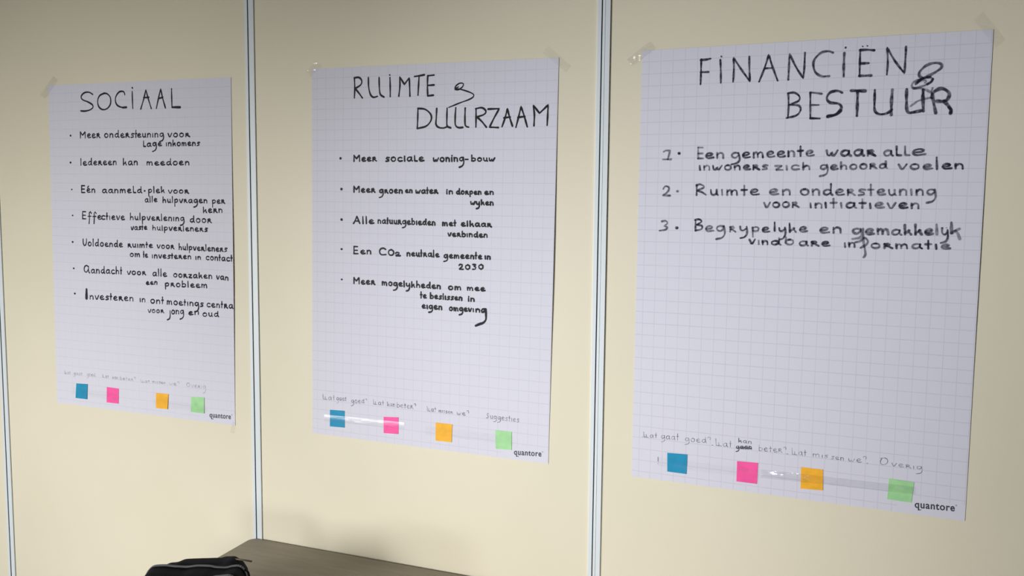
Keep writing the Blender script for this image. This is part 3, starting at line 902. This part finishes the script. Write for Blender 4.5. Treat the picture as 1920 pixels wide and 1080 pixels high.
# ------------------------------------------------------------ sticky notes and tape
def film(name, si, quad, off, mat, nu=8, nv=8, curl=0.0, wob=0.0, seed=0, thick=0.0, bulge=0.0):
    """small sheet laid on the poster (or wall when si is None) between four measured corners"""
    vs, fs = [], []
    for j in range(nv + 1):
        for i in range(nu + 1):
            u, v = i / nu, j / nv
            a = [quad[0][k] * (1 - u) + quad[1][k] * u for k in (0, 1)]
            b_ = [quad[3][k] * (1 - u) + quad[2][k] * u for k in (0, 1)]
            px, py = a[0] * (1 - v) + b_[0] * v, a[1] * (1 - v) + b_[1] * v
            h = off + curl * (u ** 3 * (0.4 + 0.6 * v)) + wob * (0.5 + 0.5 * noise.noise(Vector((u * 9 + seed, v * 2.5, seed))))
            h += bulge * 4 * v * (1 - v)
            if si is None:
                p = back(px, py)
                inside = 0.0
                for s in sheets:
                    uu, vv = s.uv(p)
                    du = max(-uu, 0, uu - 1); dv = max(-vv, 0, vv - 1)
                    f = max(0, 1 - max(du, dv) / 0.012)
                    inside = max(inside, f * s.lift(uu, vv))
                h += inside
                q = CAM + (p - CAM) * ((CAM.y + h) / CAM.y)
                q.y = -h
            else:
                q = sheets[si].onto(px, py, h)
            vs.append(q)
    for j in range(nv):
        for i in range(nu):
            a = j * (nu + 1) + i
            fs.append((a, a + nu + 1, a + nu + 2, a + 1))
    org = sum((Vector(v) for v in vs), Vector()) / len(vs)
    o = mesh_obj(name, [Vector(v) - org for v in vs], fs, mat, smooth=True)
    o.location = org
    return o


HEADS = ['SOCiAAL', 'RUiMTE', 'FiNANCiEN']
cols = [('blue', m_blue), ('pink', m_pink), ('orange', m_orange), ('green', m_green)]
notes = [
    ('D', [(275, 305), (385, 312), (378, 460), (268, 447)]), ('D', [(572, 340), (688, 357), (686, 503), (570, 490)]),
    ('D', [(1050, 397), (1172, 410), (1162, 557), (1050, 545)]), ('D', [(1395, 435), (1520, 442), (1518, 598), (1388, 583)]),
    ('H', [(187, 262), (292, 270), (292, 391), (186, 382)]), ('H', [(573, 313), (681, 317), (680, 438), (573, 430)]),
    ('H', [(948, 354), (1068, 368), (1062, 497), (947, 484)]), ('H', [(1378, 407), (1496, 422), (1494, 552), (1380, 542)]),
    ('N', [(458, 390), (672, 408), (662, 615), (458, 588)]), ('N', [(1197, 478), (1420, 498), (1408, 720), (1190, 692)]),
    ('O', [(68, 428), (300, 455), (298, 675), (62, 655)]), ('O', [(1000, 548), (1265, 590), (1235, 805), (978, 768)]),
]
WHERE = ['first', 'second', 'third', 'last']
for k, (cr_, q) in enumerate(notes):
    si = k // 4
    cn, cm = cols[k % 4]
    o = film('sticky_note', si, [cpx(cr_, *p) for p in q], 0.0005, cm, 8, 8, curl=[0.0012, 0.0003, 0.0016, 0.0012][k % 4] * (1.0, .35, .2)[si], thick=0.0003)
    tag(o, '%s sticky note, %s from left under the pencil captions of the %s sheet' % (cn, WHERE[k % 4], HEADS[si]), 'note', '%s sticky notes' % cn)

tapes = [
    (0, [(136, 726), (222, 738), (222, 751), (136, 739)], m_tape, 'clear tape strip across the blue and pink notes of the SOCiAAL sheet'),
    (0, [(289, 748), (387, 760), (387, 773), (289, 761)], m_tape, 'clear tape strip across the orange and green notes of the SOCiAAL sheet'),
    (1, [(608, 777), (758, 792), (758, 805), (608, 790)], m_glint_tape, 'clear tape strip with painted whitish glints across the blue and pink notes of the RUiMTE sheet'),
    (1, [(797, 799), (962, 818), (962, 834), (797, 815)], m_tape, 'clear tape strip across the orange and green notes of the RUiMTE sheet'),
    (2, [(1234, 858), (1424, 882), (1424, 898), (1234, 874)], m_tape, 'clear tape strip across the blue and pink notes of the FiNANCiEN sheet'),
    (2, [(1426, 880), (1716, 913), (1716, 927), (1426, 896)], m_shiny, 'shiny clear tape strip across the orange and green notes of the FiNANCiEN sheet'),
]
for k, (si, q, mt, lb) in enumerate(tapes):
    hz = mt is not m_tape
    o = film('tape_strip', si, q, 0.0016, mt, 60, 8, wob=0.0007 if mt is m_shiny else (0.0006 if hz else 0.0002), seed=k * 3.3, bulge=0.0008 if mt is m_shiny else (0.0011 if hz else 0.0))
    tag(o, lb, 'tape', 'tape over the sticky notes')


def diag(c0, c1, wpx):
    """tape strip quad from centre line ends in pixels"""
    dx, dy = c1[0] - c0[0], c1[1] - c0[1]
    L = math.hypot(dx, dy)
    nx, ny = -dy / L * wpx / 2, dx / L * wpx / 2
    return [(c0[0] - nx, c0[1] - ny), (c1[0] - nx, c1[1] - ny), (c1[0] + nx, c1[1] + ny), (c0[0] + nx, c0[1] + ny)]


m_corner = tape_mat('clear_tape_corner', 0.06, 7.0, 0.3, 0.05)
m_corner_shiny = tape_mat('wrinkled_clear_tape', 0.08, 7.0, 0.8, 0.08)
corners = [
    ((80, 182), (104, 146), 12, 'short clear tape over the top left corner of the SOCiAAL sheet'),
    ((435, 812), (440, 792), 8, 'short clear tape over the bottom right corner of the SOCiAAL sheet'),
    ((578, 140), (598, 118), 14, 'short clear tape over the top left corner of the RUiMTE sheet'),
    ((1022, 92), (1066, 130), 16, 'diagonal clear tape over the top right corner of the RUiMTE sheet'),
    ((1180, 118), (1224, 84), 17, 'wrinkled clear tape over the top left corner of the FiNANCiEN sheet'),
    ((1834, 30), (1876, 82), 24, 'diagonal clear tape over the top right corner of the FiNANCiEN sheet'),
]
for k, (a, b_, wpx, lb) in enumerate(corners):
    o = film('corner_tape', None, diag(a, b_, wpx), 0.0009, m_corner_shiny if k in (0, 4) else m_corner, 24, 10, wob=0.0014 if k in (0, 4) else 0.0004, seed=20 + k * 1.7)
    tag(o, lb, 'tape', 'tape at the sheet corners')

# ------------------------------------------------------------ table
ZTAB = CAM.z - 0.89 * S
TX0, TX1, TY0, TY1 = -1.41 * S, 0.30, -0.80, -0.0062
tb = empty('table', ((TX0 + TX1) / 2, (TY0 + TY1) / 2, 0), 'grey brown table with a rounded corner pushed against the cream wall', 'table')


def rrect(x0, x1, y0, y1, r, n=8):
    pts = []
    for (cx, cy_, a0) in ((x1 - r, y1 - r, 0), (x0 + r, y1 - r, 90), (x0 + r, y0 + r, 180), (x1 - r, y0 + r, 270)):
        for k in range(n + 1):
            a = math.radians(a0 + 90 * k / n)
            pts.append((cx + r * math.cos(a), cy_ + r * math.sin(a)))
    return pts


def slab(name, pts, z0, z1, mat, bev=0.0):
    bm = bmesh.new()
    f = bm.faces.new([bm.verts.new((x, y, z1)) for x, y in pts])
    r = bmesh.ops.extrude_face_region(bm, geom=[f])
    bmesh.ops.translate(bm, vec=(0, 0, z0 - z1), verts=[v for v in r['geom'] if isinstance(v, bmesh.types.BMVert)])
    bmesh.ops.recalc_face_normals(bm, faces=bm.faces[:])
    return bm_obj(name, bm, mat)


adopt(slab('tabletop', rrect(TX0, TX1, TY0, TY1, 0.02), ZTAB - 0.0245, ZTAB, m_table), tb)
adopt(slab('edge_band', rrect(TX0 - 0.0012, TX1 + 0.0012, TY0 - 0.0012, TY1 + 0.0008, 0.021), ZTAB - 0.024, ZTAB - 0.001, m_edge), tb)
adopt(box('frame_rail', TX0 + 0.08, TX1 - 0.08, TY0 + 0.06, TY0 + 0.08, ZTAB - 0.064, ZTAB - 0.0245, m_steel, bevel=0.002), tb)
adopt(box('frame_rail', TX0 + 0.08, TX1 - 0.08, TY1 - 0.08, TY1 - 0.06, ZTAB - 0.064, ZTAB - 0.0245, m_steel, bevel=0.002), tb)
for lx in (TX0 + 0.06, TX1 - 0.06):
    for ly in (TY0 + 0.07, TY1 - 0.07):
        lg = tube('leg', [(lx, ly, 0.012), (lx, ly, 0.3), (lx, ly, ZTAB - 0.0245)], 0.02, m_steel, seg=16)
        adopt(lg, tb)
        ft = tube('foot', [(lx, ly, 0.0), (lx, ly, 0.014)], 0.023, m_groove, seg=16)
        ft.parent = lg
        ft.matrix_parent_inverse = (Matrix.Translation(tb.location) @ Matrix.Translation(-tb.location)).inverted()

# ------------------------------------------------------------ bag
bag = empty('zipped_bag', (0, 0, 0), 'black fabric bag with grey zips lying at the left end of the table', 'bag')
ZR = 0.095
za, zb = back_z(277, 1063, ZTAB + ZR), back_z(463, 1062, ZTAB + ZR)
mid = (za + zb) / 2
bag.location = (mid.x, mid.y, ZTAB)
bag.rotation_euler = (0, 0, math.atan2(zb.y - za.y, zb.x - za.x))
HL = (zb - za).length / 2
WAVE = [(-1, .000), (-.86, .0030), (-.65, .0038), (-.38, .0010), (-.2, .0), (.05, .0026), (.25, .002), (.42, -.0012), (.6, -.0018), (.76, .0015), (.9, .0034), (1, .0)]


def interp(tab, x):
    for (a, fa), (b_, fb) in zip(tab, tab[1:]):
        if x <= b_:
            t = (x - a) / (b_ - a)
            t = t * t * (3 - 2 * t)
            return fa + (fb - fa) * t
    return tab[-1][1]


def outline(hl, top, rad, tab, amp=1.0, x0=0.0):
    """upper outline of a pouch in x, z from the left foot over the top to the right foot"""
    pts = [(-hl + 0.004, 0.002), (-hl, 0.012), (-hl, 0.03), (-hl, (top - rad + .03) / 2)]
    for k in range(9):
        a = math.pi - math.pi / 2 * k / 8
        pts.append((-hl + rad + rad * math.cos(a), top - rad + rad * math.sin(a)))
    n = 40
    for k in range(1, n):
        x = -hl + rad + (2 * hl - 2 * rad) * k / n
        pts.append((x, top))
    for k in range(9):
        a = math.pi / 2 - math.pi / 2 * k / 8
        pts.append((hl - rad + rad * math.cos(a), top - rad + rad * math.sin(a)))
    pts += [(hl, (top - rad + .03) / 2), (hl, 0.03), (hl, 0.012), (hl - 0.004, 0.002)]
    out = []
    for x, z in pts:
        f = max(0, (z - top * .6) / (top * .4))
        out.append((x + x0, z + amp * interp(tab, max(-1, min(1, x / hl))) * f))
    return out


def pouch(name, y0, y1, out, mat, seed, pil=0.05, nr=9, amp=0.0013):
    """soft pouch: the outline carried from y0 to y1, pillowed at both faces"""
    vs, fs = [], []
    n = len(out)
    cx = sum(p[0] for p in out) / n
    for r in range(nr):
        t = r / (nr - 1)
        e = abs(2 * t - 1)
        k = 1 - pil * e ** 4
        for x, z in out:
            y = y0 + (y1 - y0) * t
            q = Vector((cx + (x - cx) * k, y, max(0.0006, z * (1 - pil * .5 * e ** 4))))
            w_ = noise.noise(Vector((x * 30 + seed, y * 30, z * 30))) * amp * min(1, z / .02)
            q.z += w_
            q.y += w_ * .5
            vs.append(q)
    for r in range(nr - 1):
        for i in range(n):
            a, b_ = r * n + i, r * n + (i + 1) % n
            fs.append((a, a + n, b_ + n, b_))
    for r, sgn in ((0, -1), (nr - 1, 1)):       # bulging faces
        cz = sum(p[1] for p in out) / n
        ring = [r * n + i for i in range(n)]
        for s_ in (.75, .45, .0):
            if s_ == 0:
                vs.append(Vector((cx, (y0, y1)[r > 0] + sgn * .006, cz)))
                c = len(vs) - 1
                for i in range(n):
                    fs.append((ring[i], ring[(i + 1) % n], c) if sgn < 0 else (ring[(i + 1) % n], ring[i], c))
            else:
                new = []
                for i in range(n):
                    x, z = out[i]
                    new.append(len(vs))
                    vs.append(Vector((cx + (x - cx) * s_ * (1 - pil), (y0, y1)[r > 0] + sgn * .006 * (1 - s_ ** 2), max(.0006, cz + (z - cz) * s_ * (1 - pil * .5)))))
                for i in range(n):
                    a, b_, c, d = ring[i], ring[(i + 1) % n], new[(i + 1) % n], new[i]
                    fs.append((a, b_, c, d) if sgn < 0 else (d, c, b_, a))
                ring = new
    return mesh_obj(name, vs, fs, mat, bag, smooth=True)


def zipper(y, out, i0, i1, k=0.985, wy=0.0058):
    n = len(out)
    cx = sum(p[0] for p in out) / n
    pts = [Vector((cx + (x - cx) * k, y, z * (1 - (1 - k) * .5) + .0012)) for x, z in out[i0:i1]]
    band = tube('zip_tape', pts, 0.0024, m_cloth, bag, 8)
    bm = bmesh.new()
    L = 0
    nxt = 0.001
    for a, b_ in zip(pts, pts[1:]):
        d = (b_ - a).length
        t = (b_ - a).normalized()
        nn = Vector((-t.z, 0, t.x))
        while nxt < L + d:
            p = a + t * (nxt - L) + nn * .0022
            r = bmesh.ops.create_cube(bm, size=1)
            mt = Matrix((t, Vector((0, 1, 0)), nn)).transposed().to_4x4()
            bmesh.ops.scale(bm, vec=(0.0012, wy, 0.0018), verts=r['verts'])
            bmesh.ops.transform(bm, matrix=Matrix.Translation(p) @ mt, verts=r['verts'])
            nxt += 0.0021
        L += d
    o = bm_obj('zip_teeth', bm, m_zip, band)
    o['kind'] = 'stuff'
    o['label'] = 'row of grey zip teeth'


o_front = outline(HL, ZR, 0.022, WAVE)
o_pocket = outline(HL - .002, ZR - .003, 0.020, [(-1, 0), (-.8, .001), (-.6, -.006), (0, -.008), (.3, -.004), (.6, .002), (.8, .004), (1, 0)])
BT = [(-1, -.012), (-.7, -.008), (-.42, .0), (0, .001), (.45, .002), (.68, .006), (.85, .000), (1, -.01)]
o_main = outline(HL - .010, ZR + .004, 0.024, BT, x0=.004)
pouch('main_compartment', 0.001, 0.038, o_main, m_cloth, 1, .06)
pouch('front_compartment', -0.046, -0.002, o_front, m_cloth, 5, .035)
pouch('front_pocket', -0.080, -0.046, o_pocket, m_cloth, 9, .035)
N_ = len(o_front)
zipper(-0.006, o_front, 2, N_ - 2, .992)
zipper(-0.050, o_pocket, 2, N_ - 2, .992)
pl = tube('zip_pull', [(HL - .036, 0.022, ZR + .006), (HL - .026, 0.020, ZR + .007), (HL - .012, 0.021, ZR + .005), (HL + .004, 0.023, ZR + .001)], 0.0021, m_pull, bag, 8)
pl['label'] = 'dull metal zip pull sticking out to the right'
tube('side_loop', [(HL - .003, -0.006, ZR - .004), (HL + .006, -0.010, ZR - .008), (HL + .010, -0.014, ZR - .018), (HL + .009, -0.016, ZR - .034), (HL - .001, -0.016, ZR - .042)], 0.0019, m_cloth, bag, 8)
tube('side_loop', [(-HL + .002, -0.008, ZR - .020), (-HL - .006, -0.010, ZR - .022), (-HL - .013, -0.014, ZR - .034), (-HL - .013, -0.016, ZR - .050), (-HL + .001, -0.016, ZR - .058)], 0.0016, m_cloth, bag, 8)
